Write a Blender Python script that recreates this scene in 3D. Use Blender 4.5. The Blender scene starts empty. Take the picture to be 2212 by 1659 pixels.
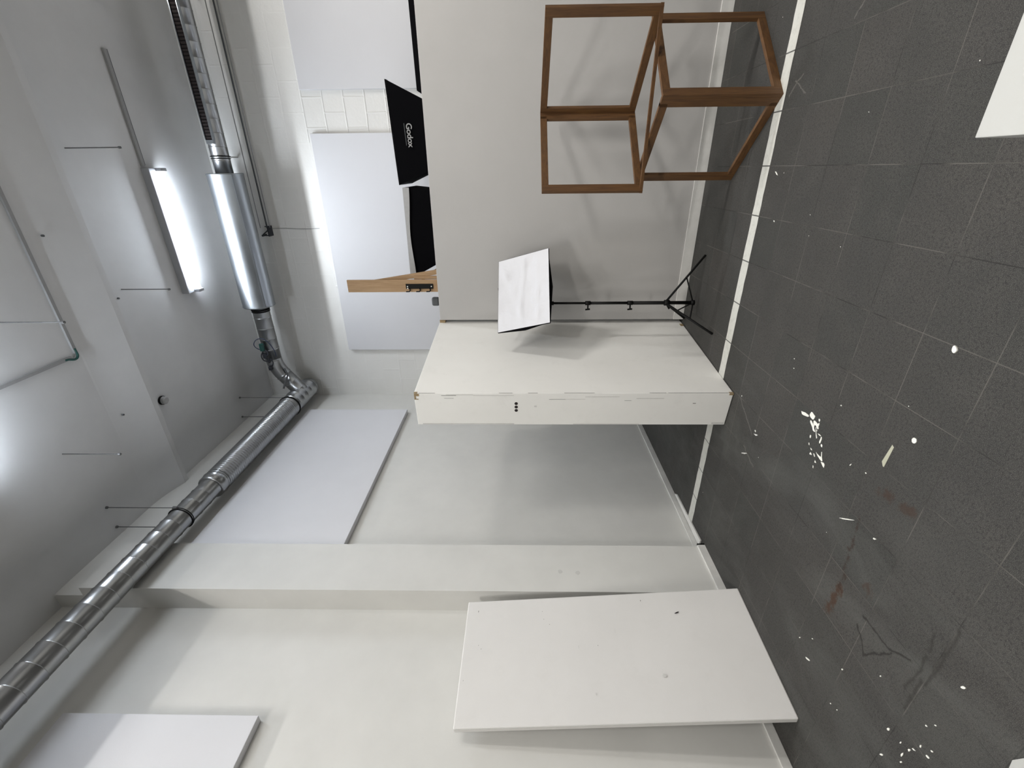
import bpy, bmesh, math, random
from mathutils import Vector, Matrix, noise
random.seed(7)
PI = math.pi
SC = bpy.context.scene
COL = SC.collection

# ------------------------------------------------------------------ helpers
def tag(o, label=None, cat=None, group=None, kind=None):
    if label: o['label'] = label
    if cat: o['category'] = cat
    if group: o['group'] = group
    if kind: o['kind'] = kind
    return o

def empty(name, loc=(0, 0, 0), rz=0.0):
    o = bpy.data.objects.new(name, None); COL.objects.link(o)
    o.location = loc; o.rotation_euler = (0, 0, rz); o.empty_display_size = 0.1
    return o

def obj(name, bm, mat, parent=None, smooth=False, bevel=0.0):
    bmesh.ops.recalc_face_normals(bm, faces=bm.faces)
    me = bpy.data.meshes.new(name); bm.to_mesh(me); bm.free()
    if smooth:
        for p in me.polygons: p.use_smooth = True
    me.materials.append(mat)
    o = bpy.data.objects.new(name, me); COL.objects.link(o)
    if parent: o.parent = parent
    if bevel:
        m = o.modifiers.new('bevel', 'BEVEL'); m.width = bevel; m.segments = 2; m.limit_method = 'ANGLE'
    return o

def BM(): return bmesh.new()

def add_box(bm, c, s, rot=None):
    """box with centre c and full size s, optional 3x3 rotation"""
    M = rot if rot is not None else Matrix.Identity(3)
    vs = []
    for dx in (-.5, .5):
        for dy in (-.5, .5):
            for dz in (-.5, .5):
                vs.append(bm.verts.new(Vector(c) + M @ Vector((dx*s[0], dy*s[1], dz*s[2]))))
    for f in ((0,1,3,2),(4,6,7,5),(0,4,5,1),(2,3,7,6),(0,2,6,4),(1,5,7,3)):
        bm.faces.new([vs[i] for i in f])
    return vs

def boxmm(bm, a, b):
    add_box(bm, [(a[i]+b[i])/2 for i in range(3)], [abs(b[i]-a[i]) for i in range(3)])

def add_bar(bm, a, b, w, h=None, up=(0, 0, 1)):
    """square bar from a to b"""
    a, b = Vector(a), Vector(b); h = h or w
    d = (b-a).normalized(); u = Vector(up)
    if abs(d.dot(u)) > .99: u = Vector((0, 1, 0))
    s = d.cross(u).normalized(); u = s.cross(d).normalized()
    M = Matrix((s, d, u)).transposed()
    add_box(bm, (a+b)/2, (w, (b-a).length, h), M)

def add_sweep(bm, pts, radii, seg=12, caps=True):
    pts = [Vector(p) for p in pts]
    if not isinstance(radii, (list, tuple)): radii = [radii]*len(pts)
    t0 = (pts[1]-pts[0]).normalized()
    ref = Vector((0, 0, 1)) if abs(t0.z) < .9 else Vector((1, 0, 0))
    n = t0.cross(ref).normalized()
    rings = []
    for i, p in enumerate(pts):
        if i == 0: t = t0
        elif i == len(pts)-1: t = (pts[i]-pts[i-1]).normalized()
        else: t = ((pts[i+1]-pts[i]).normalized()+(pts[i]-pts[i-1]).normalized()).normalized()
        n = (n-t*n.dot(t)).normalized(); b = t.cross(n)
        rings.append([bm.verts.new(p+(n*math.cos(2*PI*k/seg)+b*math.sin(2*PI*k/seg))*radii[i]) for k in range(seg)])
    for i in range(len(rings)-1):
        for k in range(seg):
            bm.faces.new((rings[i][k], rings[i][(k+1) % seg], rings[i+1][(k+1) % seg], rings[i+1][k]))
    if caps:
        bm.faces.new(rings[0]); bm.faces.new(rings[-1][::-1])

def add_torus(bm, c, axis, R, r, seg=40, s2=8):
    axis = Vector(axis).normalized()
    ref = Vector((0, 0, 1)) if abs(axis.z) < .9 else Vector((1, 0, 0))
    u = axis.cross(ref).normalized(); v = axis.cross(u)
    rings = []
    for i in range(seg):
        a = 2*PI*i/seg; d = u*math.cos(a)+v*math.sin(a)
        rings.append([bm.verts.new(Vector(c)+d*(R+r*math.cos(2*PI*k/s2))+axis*r*math.sin(2*PI*k/s2)) for k in range(s2)])
    for i in range(seg):
        for k in range(s2):
            j = (i+1) % seg
            bm.faces.new((rings[i][k], rings[j][k], rings[j][(k+1) % s2], rings[i][(k+1) % s2]))

def add_prism(bm, pts, z0, z1):
    lo = [bm.verts.new((p[0], p[1], z0)) for p in pts]
    hi = [bm.verts.new((p[0], p[1], z1)) for p in pts]
    n = len(pts)
    bm.faces.new(lo[::-1]); bm.faces.new(hi)
    for i in range(n):
        j = (i+1) % n
        bm.faces.new((lo[i], lo[j], hi[j], hi[i]))

# ------------------------------------------------------------------ node helpers
class NT:
    def __init__(s, name):
        s.m = bpy.data.materials.new(name); s.m.use_nodes = True
        s.t = s.m.node_tree; s.n = s.t.nodes; s.b = s.n['Principled BSDF']
    def node(s, typ, **kw):
        nd = s.n.new(typ)
        for k, v in kw.items(): setattr(nd, k, v)
        return nd
    def link(s, a, b): s.t.links.new(a, b)
    def val(s, nd, i, v):
        if hasattr(v, 'is_linked') or hasattr(v, 'links'): s.link(v, nd.inputs[i])
        else: nd.inputs[i].default_value = v
    def math(s, op, a, b=None, c=None, clamp=False):
        nd = s.node('ShaderNodeMath', operation=op); nd.use_clamp = clamp
        s.val(nd, 0, a)
        if b is not None: s.val(nd, 1, b)
        if c is not None: s.val(nd, 2, c)
        return nd.outputs[0]
    def coord(s):
        return s.node('ShaderNodeNewGeometry').outputs['Position']
    def ocoord(s):
        return s.node('ShaderNodeTexCoord').outputs['Object']
    def noise(s, vec, scale, detail=3, rough=.5, dist=0):
        nd = s.node('ShaderNodeTexNoise'); s.link(vec, nd.inputs['Vector'])
        nd.inputs['Scale'].default_value = scale; nd.inputs['Detail'].default_value = detail
        nd.inputs['Roughness'].default_value = rough; nd.inputs['Distortion'].default_value = dist
        return nd.outputs['Fac']
    def scale(s, vec, sc):
        nd = s.node('ShaderNodeMapping'); s.link(vec, nd.inputs['Vector']); nd.inputs['Scale'].default_value = sc
        return nd.outputs[0]
    def ramp(s, fac, stops):
        nd = s.node('ShaderNodeValToRGB'); s.link(fac, nd.inputs[0])
        el = nd.color_ramp.elements
        while len(el) < len(stops): el.new(.5)
        for e, (p, c) in zip(el, stops):
            e.position = p; e.color = (c[0], c[1], c[2], 1) if isinstance(c, (tuple, list)) else (c, c, c, 1)
        return nd.outputs[0]
    def mix(s, fac, a, b, blend='MIX'):
        nd = s.node('ShaderNodeMix', data_type='RGBA', blend_type=blend)
        s.val(nd, 0, fac)
        for i, v in ((6, a), (7, b)):
            if isinstance(v, (tuple, list)): nd.inputs[i].default_value = (v[0], v[1], v[2], 1)
            else: s.link(v, nd.inputs[i])
        return nd.outputs[2]
    def bump(s, h, strength=.2, dist=.01, normal=None):
        nd = s.node('ShaderNodeBump'); s.link(h, nd.inputs['Height'])
        nd.inputs['Strength'].default_value = strength; nd.inputs['Distance'].default_value = dist
        if normal: s.link(normal, nd.inputs['Normal'])
        s.link(nd.outputs[0], s.b.inputs['Normal'])
        return nd.outputs[0]
    def base(s, c):
        if isinstance(c, (tuple, list)): s.b.inputs['Base Color'].default_value = (c[0], c[1], c[2], 1)
        else: s.link(c, s.b.inputs['Base Color'])
    def rough(s, r): s.val(s.b, 'Roughness', r)

def paint(name, col, var=.035, dirt=0.0, bump=.12, rough=.55, sc=2.2):
    m = NT(name); p = m.coord()
    a = m.noise(p, sc, 4, .6)
    dark = tuple(c*(1-var*2) for c in col)
    c = m.mix(m.ramp(a, ((.35, 0.), (.7, 1.))), dark, col)
    if dirt:
        d = m.noise(m.scale(p, (1, 1, 1)), 5.5, 6, .7)
        c = m.mix(m.math('MULTIPLY', m.ramp(d, ((.56, 0.), (.74, 1.))), dirt), c, (.36, .34, .30))
    m.base(c); m.rough(rough)
    m.bump(m.noise(p, 220, 2, .5), bump, .002)
    return m.m

def simple(name, col, rough=.5, metal=0.0, nz=.1, sc=30, bump=0, spec=.5):
    m = NT(name); p = m.ocoord(); a = m.noise(p, sc, 3)
    m.base(m.mix(a, tuple(c*(1-nz) for c in col), tuple(min(1, c*(1+nz)) for c in col)))
    m.rough(rough); m.b.inputs['Metallic'].default_value = metal; m.b.inputs['Specular IOR Level'].default_value = spec
    if bump: m.bump(a, bump, .002)
    return m.m

M = {}
M['wall'] = paint('wall_white', (.735, .73, .70))
M['ceil'] = paint('ceiling_white', (.70, .70, .70), bump=.2)
M['panel'] = paint('panel_cool_white', (.68, .684, .71), var=.01)
M['wallpanel'] = paint('wall_cover_white', (.74, .742, .77), var=.015)
M['partition'] = paint('partition_paint', (.455, .446, .435), var=.02, dirt=.05)
M['box'] = paint('box_paint', (.85, .845, .815), var=.02, dirt=.08)
M['board'] = paint('board_paint', (.74, .728, .71), var=.02, dirt=.06)
M['edge'] = simple('worn_edge', (.33, .32, .29), .8)
M['base'] = paint('baseboard_paint', (.72, .715, .69), var=.05, dirt=.25, sc=9)
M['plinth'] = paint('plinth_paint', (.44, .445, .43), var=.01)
M['black'] = simple('black_steel', (.004, .004, .004), .6, spec=.2)
M['blackfab'] = simple('black_fabric', (.003, .003, .004), .9, spec=.08)
M['scuff'] = simple('dark_scuff', (.22, .215, .20), .8)
M['mark'] = simple('faint_scuff', (.62, .615, .59), .8)
M['darkhole'] = simple('dark_hole', (.02, .014, .014), .9)
M['grey'] = simple('grey_plastic', (.09, .095, .10), .5)
M['lightgrey'] = simple('light_grey', (.42, .42, .42), .5)
M['cable'] = simple('dark_cable', (.02, .022, .03), .5)
M['bluecable'] = simple('blue_cable', (.02, .03, .075), .5)
M['green'] = simple('green_tape', (.01, .07, .06), .5)
M['conduit'] = simple('conduit_grey', (.33, .33, .33), .6)
M['rail'] = simple('rail_grey', (.075, .08, .085), .6)
M['rod'] = simple('threaded_rod', (.16, .16, .16), .5, .6)
M['chip'] = simple('paint_chip', (.80, .80, .74), .6)
M['masking'] = simple('masking_tape', (.40, .40, .31), .7)
M['rawwood'] = simple('raw_wood', (.30, .22, .12), .8)

def metal(name, base=(.40, .41, .42), r0=.24, r1=.36, strk=(1, .03, 1)):
    m = NT(name); p = m.coord(); a = m.noise(p, 5, 3, .5); b = m.noise(m.scale(p, strk), 60, 2)
    m.base(m.mix(a, tuple(c*.86 for c in base), base)); m.b.inputs['Metallic'].default_value = 1
    m.rough(m.math('MULTIPLY_ADD', a, r1-r0, r0)); m.bump(b, .03, .001)
    return m.m
M['galv'] = metal('galvanised_steel')
M['alu'] = metal('silencer_steel', (.40, .43, .46), .30, .38, (.03, 1, 1))

def wood(name, c0, c1, axis_scale=(30, 30, 2.5)):
    m = NT(name); p = m.scale(m.ocoord(), axis_scale)
    a = m.noise(p, 1.6, 6, .65, .6); b = m.noise(m.ocoord(), 3, 2)
    m.base(m.mix(m.ramp(a, ((.3, 0.), (.7, 1.))), c0, c1)); m.rough(.6); m.bump(a, .15, .003)
    return m.m
M['brown'] = wood('brown_stained_wood', (.058, .024, .007), (.13, .060, .016))
M['pine'] = wood('pine_plank', (.30, .185, .09), (.42, .275, .15))
M['pinedark'] = wood('pine_dark', (.17, .09, .05), (.25, .15, .08))

def emis(name, col, st):
    m = NT(name); m.base((.8, .8, .8)); m.b.inputs['Emission Color'].default_value = (*col, 1)
    m.b.inputs['Emission Strength'].default_value = st
    return m.m
TUBE_ST = 32.0
M['tube'] = emis('lamp_tube', (.82, .90, 1.0), TUBE_ST)
M['tube_off'] = emis('lamp_tube_warm', (1.0, .97, .93), 4.0)
M['tube_off'].cycles.emission_sampling = 'NONE'
m = NT('lamp_housing'); m.base((.38, .39, .41)); m.rough(.5); M['housing'] = m.m

# block wall (far wall)
m = NT('painted_blocks'); p = m.coord()
sx = m.node('ShaderNodeSeparateXYZ'); m.link(p, sx.inputs[0])
cx = m.node('ShaderNodeCombineXYZ'); m.link(sx.outputs[0], cx.inputs[0]); m.link(sx.outputs[2], cx.inputs[1])
warp = m.node('ShaderNodeMixRGB', blend_type='ADD'); warp.inputs[0].default_value = .02
m.link(cx.outputs[0], warp.inputs[1])
nn = m.node('ShaderNodeTexNoise'); m.link(p, nn.inputs['Vector']); nn.inputs['Scale'].default_value = 2.5
m.link(nn.outputs['Color'], warp.inputs[2])
br = m.node('ShaderNodeTexBrick'); m.link(warp.outputs[0], br.inputs['Vector'])
for k, v in (('Scale', 1.), ('Mortar Size', .012), ('Mortar Smooth', .8), ('Brick Width', .30), ('Row Height', .235)): br.inputs[k].default_value = v
br.inputs['Color1'].default_value = (.79, .785, .76, 1); br.inputs['Color2'].default_value = (.78, .775, .75, 1); br.inputs['Mortar'].default_value = (.80, .795, .77, 1)
a = m.noise(p, 1.7, 5, .65)
m.base(m.mix(m.math('MULTIPLY', m.ramp(a, ((.45, 0.), (.75, 1.))), .12), br.outputs['Color'], (.55, .54, .51)))
m.rough(.7)
h = m.math('ADD', m.math('MULTIPLY', br.outputs['Fac'], m.math('MAXIMUM', m.math('MULTIPLY', m.math('LESS_THAN', sx.outputs[2], 4.0), m.math('GREATER_THAN', sx.outputs[0], .3)), m.ramp(m.noise(p, 1.3, 2), ((.42, .0), (.6, .4))))), m.math('MULTIPLY', m.noise(p, 7, 6, .7), .8))
m.bump(h, .4, .016); M['blocks'] = m.m

# ------------------------------------------------------------------ floor material
TILE, TX, TY = .2932, -.583, 1.943
m = NT('floor_tiles'); p = m.coord()
sx = m.node('ShaderNodeSeparateXYZ'); m.link(p, sx.inputs[0])
X, Y = sx.outputs[0], sx.outputs[1]
def cell(v, off):
    q = m.math('MULTIPLY_ADD', v, 1/TILE, -off/TILE+100)
    return m.math('FLOOR', q), m.math('ABSOLUTE', m.math('SUBTRACT', m.math('FRACT', q), .5))
ix, fx = cell(X, TX); iy, fy = cell(Y, TY)
edge = m.math('MAXIMUM', fx, fy)
grout = m.math('GREATER_THAN', edge, .5-.0062)
groutsoft = m.ramp(edge, ((.462, 0.), (.5, 1.)))
cc = m.node('ShaderNodeCombineXYZ'); m.link(ix, cc.inputs[0]); m.link(iy, cc.inputs[1])
wn = m.node('ShaderNodeTexWhiteNoise', noise_dimensions='2D'); m.link(cc.outputs[0], wn.inputs['Vector'])
big = m.noise(p, 1.1, 5, .6); mid = m.noise(p, 6, 6, .65); fine = m.noise(p, 95, 3, .75); fine2 = m.noise(p, 420, 1, .5)
c = m.mix(m.ramp(big, ((.38, 0.), (.62, 1.))), (.031, .030, .028), (.040, .037, .033))
c = m.mix(m.ramp(wn.outputs['Value'], ((0., 0.), (.7, .45), (1., 1.))), c, (.027, .028, .025))
c = m.mix(m.math('MULTIPLY', m.ramp(mid, ((.45, 0.), (.75, 1.))), .40), c, (.068, .065, .060))
c = m.mix(m.ramp(fine, ((.42, .8), (.5, .0), (1., 0.))), c, (.016, .0155, .015))
c = m.mix(m.ramp(fine2, ((.52, 0.), (.70, .65))), c, (.13, .127, .12))
gn = m.noise(p, 2.2, 3, .6)
gcol = m.mix(m.ramp(gn, ((.42, 0.), (.55, 1.))), (.015, .0145, .013), (.092, .087, .078))
gvis = m.math('MULTIPLY', grout, m.ramp(m.noise(p, 1.3, 2), ((.3, .75), (.6, 1.))))
c = m.mix(gvis, c, gcol)
# pale dusty haze on the aisle floor by the left wall
hz = m.math('MULTIPLY', m.ramp(m.noise(m.scale(p, (1.6, .7, 1)), 1.6, 5, .65, .8), ((.45, 0.), (.75, 1.))), m.ramp(m.math('MULTIPLY', X, -.3), ((.3, 0.), (.5, .5))))
c = m.mix(hz, c, (.095, .098, .091))
XW = m.math('MULTIPLY_ADD', m.noise(p, 9, 4, .6), .05, m.math('SUBTRACT', X, .025)); YW = m.math('MULTIPLY_ADD', m.noise(m.scale(p, (1, 1.3, 1)), 10, 4, .6), .05, m.math('SUBTRACT', Y, .025))
def segd(pts):
    """smallest distance to a chain of floor segments, ragged by noise"""
    best = None
    for (ax, ay), (bx, by) in pts:
        dx, dy = bx-ax, by-ay; L2 = dx*dx+dy*dy+1e-9
        t = m.math('MULTIPLY_ADD', XW, dx/L2, m.math('MULTIPLY_ADD', YW, dy/L2, -(ax*dx+ay*dy)/L2))
        t = m.math('MAXIMUM', m.math('MINIMUM', t, 1.), 0.)
        ex = m.math('SUBTRACT', m.math('MULTIPLY_ADD', t, dx, ax), XW)
        ey = m.math('SUBTRACT', m.math('MULTIPLY_ADD', t, dy, ay), YW)
        d = m.math('SQRT', m.math('ADD', m.math('MULTIPLY', ex, ex), m.math('MULTIPLY', ey, ey)))
        best = d if best is None else m.math('MINIMUM', best, d)
    return best
def chain(*q): return list(zip(q[:-1], q[1:]))
rag = m.math('MULTIPLY', m.math('SUBTRACT', m.noise(p, 22, 6, .8), .40), .16)
# rust coloured stains
ds = m.math('ADD', segd(chain((-1.845, 1.536), (-1.93, 1.55), (-2.02, 1.553))), rag)
c = m.mix(m.ramp(ds, ((.022, .85), (.042, 0.))), c, (.042, .017, .006))
ds = m.math('ADD', segd(chain((-1.46, 1.585), (-1.60, 1.57), (-1.845, 1.54))), rag)
c = m.mix(m.ramp(ds, ((.012, .8), (.026, 0.))), c, (.024, .013, .008))
ds = m.math('ADD', segd([((-1.265, 1.53), (-1.255, 1.50)), ((-1.25, 1.43), (-1.243, 1.39)), ((-1.70, 1.42), (-1.71, 1.40))]), rag)
c = m.mix(m.ramp(ds, ((.022, .65), (.045, 0.))), c, (.036, .018, .010))
# cracks in the broken tile and black grime in its joints
rag2 = m.math('MULTIPLY', m.noise(p, 35, 4, .7), .012)
ck = chain((-1.83, 1.38), (-1.829, 1.226), (-1.80, 1.18), (-1.775, 1.142)) + chain((-1.834, 1.212), (-2.0, 1.30), (-1.90, 1.385))
ds = m.math('ADD', segd(ck), rag2)
c = m.mix(m.ramp(ds, ((.0085, .95), (.0125, 0.))), c, (.016, .015, .013))
ds = m.math('ADD', segd([((-1.49, 1.055), (-1.80, 1.055)), ((-1.70, 1.10), (-1.90, 1.10)), ((-1.58, 1.115), (-1.66, 1.10)), ((-1.80, 1.075), (-1.98, 1.07))]), m.math('MULTIPLY', m.noise(p, 40, 5, .75), .03))
c = m.mix(m.ramp(ds, ((.013, .75), (.027, 0.))), c, (.016, .015, .012))
# pale scratches under the cube frames
ds = m.math('ADD', segd([((.455, 2.956), (.371, 3.055)), ((.36, 2.889), (.43, 3.02)), ((.62, 2.62), (.80, 2.45)), ((-1.75, 2.62), (-1.80, 2.45)), ((-1.47, 2.80), (-1.62, 2.55))]), rag2)
c = m.mix(m.ramp(ds, ((.006, .45), (.0125, 0.))), c, (.20, .19, .17))
m.base(c)
m.rough(m.ramp(mid, ((.3, .62), (.7, .78))))
m.b.inputs['Specular IOR Level'].default_value = .38
m.bump(m.math('SUBTRACT', m.math('MULTIPLY', fine, .3), m.math('MULTIPLY', grout, 1.)), .35, .003)
M['floor'] = m.m

# worn white line
m = NT('worn_white_tape'); p = m.coord()
a = m.noise(p, 24, 6, .75)
sx = m.node('ShaderNodeSeparateXYZ'); m.link(p, sx.inputs[0])
q = m.math('FRACT', m.math('MULTIPLY_ADD', sx.outputs[0], 1/TILE, -TX/TILE+100))
gap = m.math('GREATER_THAN', m.math('ABSOLUTE', m.math('SUBTRACT', q, .5)), .487)
c = m.mix(m.ramp(a, ((.5, 0.), (.78, .55))), (.56, .56, .52), (.28, .28, .26))
m.base(m.mix(gap, c, (.10, .10, .095))); m.rough(.7); M['tape'] = m.m

# softbox fabric
m = NT('white_diffuser_fabric'); p = m.ocoord()
m.base((.60, .605, .635)); m.rough(.45); m.b.inputs['Sheen Weight'].default_value = .2
m.bump(m.noise(m.scale(p, (1, 1, 1)), 9, 5, .6, .7), .35, .012)
M['diffuser'] = m.m

# ------------------------------------------------------------------ room shell
ZC = 5.2; XR, YF, YB = 6.2, -6.0, 5.78
bm = BM(); boxmm(bm, (-3.4, YF-.2, -.15), (XR+.2, YB+.2, 0)); tag(obj('floor', bm, M['floor']), kind='structure')
bm = BM(); boxmm(bm, (-3.4, YF-.2, ZC), (XR+.2, YB+.2, ZC+.2)); tag(obj('ceiling', bm, M['ceil']), kind='structure')
bm = BM(); boxmm(bm, (-3.4, YB, 0), (XR+.2, YB+.2, ZC)); tag(obj('wall_back', bm, M['blocks']), kind='structure')
bm = BM(); boxmm(bm, (XR, YF, 0), (XR+.2, YB, ZC)); tag(obj('wall_right', bm, M['wall']), kind='structure')
bm = BM(); boxmm(bm, (-3.4, YF-.2, 0), (XR+.2, YF, ZC)); tag(obj('wall_front', bm, M['wall']), kind='structure')
bm = BM(); add_prism(bm, [(-3.4, YF), (-3.1, YF), (-3.1, 2.345), (-2.88, 2.345), (-2.88, 2.805), (-2.963, 2.805), (-2.963, YB), (-3.4, YB)], 0, 4.968)
add_prism(bm, [(-3.4, YF), (-3.1, YF), (-3.1, 2.345), (-2.963, 2.345), (-2.963, YB), (-3.4, YB)], 4.968, ZC)
tag(obj('wall_left', bm, M['wall']), kind='structure')
# haunched ceiling beam
bm = BM()
prof = [(3.36, ZC)] + [(3.36+.37*t, ZC-.001-.085*t**1.7) for t in [k/24 for k in range(1, 25)]] + [(3.79, ZC-.083), (3.79, ZC)]
a_ = [bm.verts.new((-2.963, y, z)) for y, z in prof]; b_ = [bm.verts.new((XR, y, z)) for y, z in prof]
bm.faces.new(a_); bm.faces.new(b_[::-1])
for i in range(len(prof)):
    j = (i+1) % len(prof); bm.faces.new((a_[i], b_[i], b_[j], a_[j]))
tag(obj('trim_1', bm, M['ceil']), kind='structure')
# baseboards of the left wall, following the pilaster
def base_left(name, pts, z=.058, th=.014):
    bm = BM()
    for a, b in zip(pts[:-1], pts[1:]):
        a, b = Vector(a), Vector(b); n = Vector((th/2, 0, 0)) if abs(a.x-b.x) < 1e-4 else Vector((0, -th/2, 0))
        add_bar(bm, (a.x+n.x, a.y+n.y, z/2), (b.x+n.x, b.y+n.y, z/2), th, z)
    return tag(obj(name, bm, M['base'], bevel=.003), kind='structure')
base_left('baseboard_left', [(-2.963, 2.82), (-2.963, 5.77)])
bm = BM(); boxmm(bm, (-2.88, 2.345, 0), (-2.864, 2.819, .06)); boxmm(bm, (-2.963, 2.805, 0), (-2.864, 2.819, .06)); boxmm(bm, (-3.1, 2.331, 0), (-2.864, 2.345, .06))
tag(obj('baseboard_pilaster', bm, M['base']), kind='structure')
base_left('baseboard_left_near', [(-3.1, -6), (-3.1, 2.331)])

# window covers on the left and far walls
def cover(name, a, b, mat, label, bev=.003):
    bm = BM(); boxmm(bm, a, b)
    return tag(obj(name, bm, mat, bevel=bev), label, 'wall panel')
cover('wall_cover_panel', (-2.963, 2.806, 3.078), (-2.903, 5.22, 4.42), M['wallpanel'], 'large white panel high on left wall, between the pillar and the far corner')
cover('wall_cover_panel', (-3.10, -.6, 3.18), (-3.04, 1.56, 4.42), M['wallpanel'], 'white raised panel high on left wall, above and nearer than the leaning board')
cover('wall_cover_panel', (-2.241, 5.735, 1.9), (.387, 5.78, 3.94), M['panel'], 'bright white panel on far wall behind the upright wooden plank')
cover('wall_cover_panel', (.806, 5.735, 1.9), (3.4, 5.78, 3.97), M['panel'], 'bright white panel on far wall, right of the bare painted block pier')

# ------------------------------------------------------------------ free-standing partition
pw = empty('partition_wall', (.6, 4.17, 0))
tag(pw, 'wide grey-white freestanding partition wall behind the wooden cube frames', 'partition')
bm = BM(); boxmm(bm, (-1.905, -.05, .0), (2.2, .05, 2.325)); obj('wall_panel', bm, M['partition'], pw, bevel=.002)
bm = BM(); boxmm(bm, (-1.905, -.058, 0), (2.2, -.05, .092)); obj('skirting', bm, M['base'], pw, bevel=.002)

# ------------------------------------------------------------------ thick white box wall
A2, B2 = Vector((-1.478, 2.897)), Vector((-1.762, 2.928))
side = Vector((.138, 1.235))*1.16; D2, C2 = A2+side, B2+side
ang = math.atan2((A2-B2).y, (A2-B2).x)
bw = empty('box_wall', ((A2.x+B2.x)/2, 3.5, 0))
tag(bw, 'thick white scuffed box wall standing on floor, three dark holes in its narrow face', 'box wall')
def loc(v, o=bw): return (v[0]-o.location.x, v[1]-o.location.y)
bm = BM(); add_prism(bm, [loc(A2), loc(D2), loc(C2), loc(B2)], .004, 2.338); obj('wall_body', bm, M['box'], bw, bevel=.004)
fd = (B2-A2).normalized(); fn = Vector((fd.y, -fd.x));
if fn.y > 0: fn = -fn
for k, t in enumerate((.090, .121, .152)):
    c = A2+fd*t
    bm = BM(); add_sweep(bm, [(*loc(c+fn*.0012), 1.583), (*loc(c-fn*.002), 1.583)], .0125, 20); obj('hole', bm, M['darkhole'], bw)
# bare wood corners and scuffs
sd = side.normalized(); sn = Vector((sd.y, -sd.x))
def side_patch(bm, t, z, lt, lz, off=.0012):      # on the long side
    c = A2+sd*t+sn*off
    add_bar(bm, (*loc(c-sd*lt/2), z), (*loc(c+sd*lt/2), z), .001, lz)
def face_patch(bm, t, z, lt, lz, off=.0012, tilt=0):
    c = A2+fd*t+fn*off
    add_bar(bm, (*loc(c-fd*lt/2), z-tilt), (*loc(c+fd*lt/2), z+tilt), .001, lz)
bm = BM()
for (t, z, lt, lz) in ((.012, 2.318, .022, .036), (.036, 2.330, .03, .012), (.05, 2.322, .006, .03), (.008, .018, .016, .03)): face_patch(bm, t, z, lt, lz)
side_patch(bm, .010, 2.325, .02, .025); side_patch(bm, .008, .02, .014, .03); side_patch(bm, 1.18, .02, .05, .03)
o = obj('bare_wood_corner', bm, M['rawwood'], bw); o['label'] = 'chipped corners showing bare wood'
bm = BM()
rr = random.Random(3)
for z, L in ((2.24, .12), (1.66, .10), (1.46, .07), (1.12, .22), (.55, .12), (.30, .35), (.10, .12)):
    side_patch(bm, .003, z, .0028, L, .0016)
for (t, z, lt, lz) in ((.042, 2.08, .0016, .07), (.018, 2.08, .0028, .11), (.052, 1.28, .0018, .12), (.064, .76, .0016, .05), (.088, .27, .005, .022)):
    face_patch(bm, t, z, lt, lz)
o = obj('scuff_mark', bm, M['scuff'], bw); o['label'] = 'grey rubbed scuffs along the edge'
bm = BM()
for (t, z, lt, lz) in ((.018, 1.75, .004, .3), (.115, 1.44, .012, .018), (.045, .60, .004, .2), (.03, .95, .003, .25), (.05, 1.20, .0016, .25), (.012, 2.0, .004, .2)):
    face_patch(bm, t, z, lt, lz)
obj('faint_scuff', bm, M['mark'], bw)
bm = BM()
for (t, z, lt, lz) in ((.277, 1.95, .009, .7), (.279, .9, .006, .5), (.27, .06, .012, .09)): face_patch(bm, t, z, lt, lz)
obj('worn_edge', bm, M['mark'], bw)

# ------------------------------------------------------------------ leaning board
lb = empty('leaning_board', (-2.72, 1.84, 0))
tag(lb, 'large off-white board leaning against left wall, dented and scuffed', 'board')
bf, bn = Vector((-2.706, 2.247, 0)), Vector((-2.770, 1.440, 0))
tf, tn = Vector((-2.885, 2.255, 1.938)), Vector((-2.985, 1.470, 1.955))
bm = BM()
nrm = (bn-bf).cross(tf-bf).normalized()
if nrm.x < 0: nrm = -nrm
TH = .044
fr = [bf, bn, tn, tf]; off = [v-nrm*TH for v in fr]
# keep the back bottom edge on the floor
def rel(v): return Vector(v)-lb.location
f_ = [bm.verts.new(rel(v)) for v in fr]; g_ = [bm.verts.new(rel(v)) for v in off]
bm.faces.new(f_); bm.faces.new(g_[::-1])
for i in range(4):
    j = (i+1) % 4; bm.faces.new((f_[i], g_[i], g_[j], f_[j]))
obj('board_panel', bm, M['board'], lb, bevel=.008)
def on_board(s, t, d=.0012):     # s from far to near, t from bottom to top
    lo = bf.lerp(bn, s); hi = tf.lerp(tn, s); return lo.lerp(hi, t)+nrm*d
def blotch(bm, c, ux, uy, n=9, jitter=.35, r=None):
    vs = []
    for k in range(n):
        a = 2*PI*k/n; q = 1-jitter*rr.random()
        vs.append(bm.verts.new(c+ux*math.cos(a)*q+uy*math.sin(a)*q))
    bm.faces.new(vs)
bs, bt = (bn-bf).normalized(), (tf-bf).normalized()
for s, t, vx, vy in [(.20, .245, bs*.005, bt*.020+bs*.006), (.10, .957, bs*.010, bt*.003), (.075, .36, bs*.007, bt*.003)] + [(s, t, bs*.004, bt*.002) for s, t in ((.40, .945), (.43, .935), (.67, .985), (.13, .72), (.20, .715), (.25, .695), (.445, .535))]:
    bm = BM(); blotch(bm, rel(on_board(s, t)), vx, vy); obj('scratch', bm, M['scuff' if t != .245 else 'darkhole'], lb)
for s, t, vx, vy in ((.69, .34, bs*.014, bt*.016), (.80, .56, bs*.010, bt*.004), (.45, .60, bs*.012, bt*.002), (.33, .47, bs*.022, bt*.0015)):
    bm = BM(); blotch(bm, rel(on_board(s, t)), vx, vy); obj('dent', bm, M['mark'], lb)
bm = BM()
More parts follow.
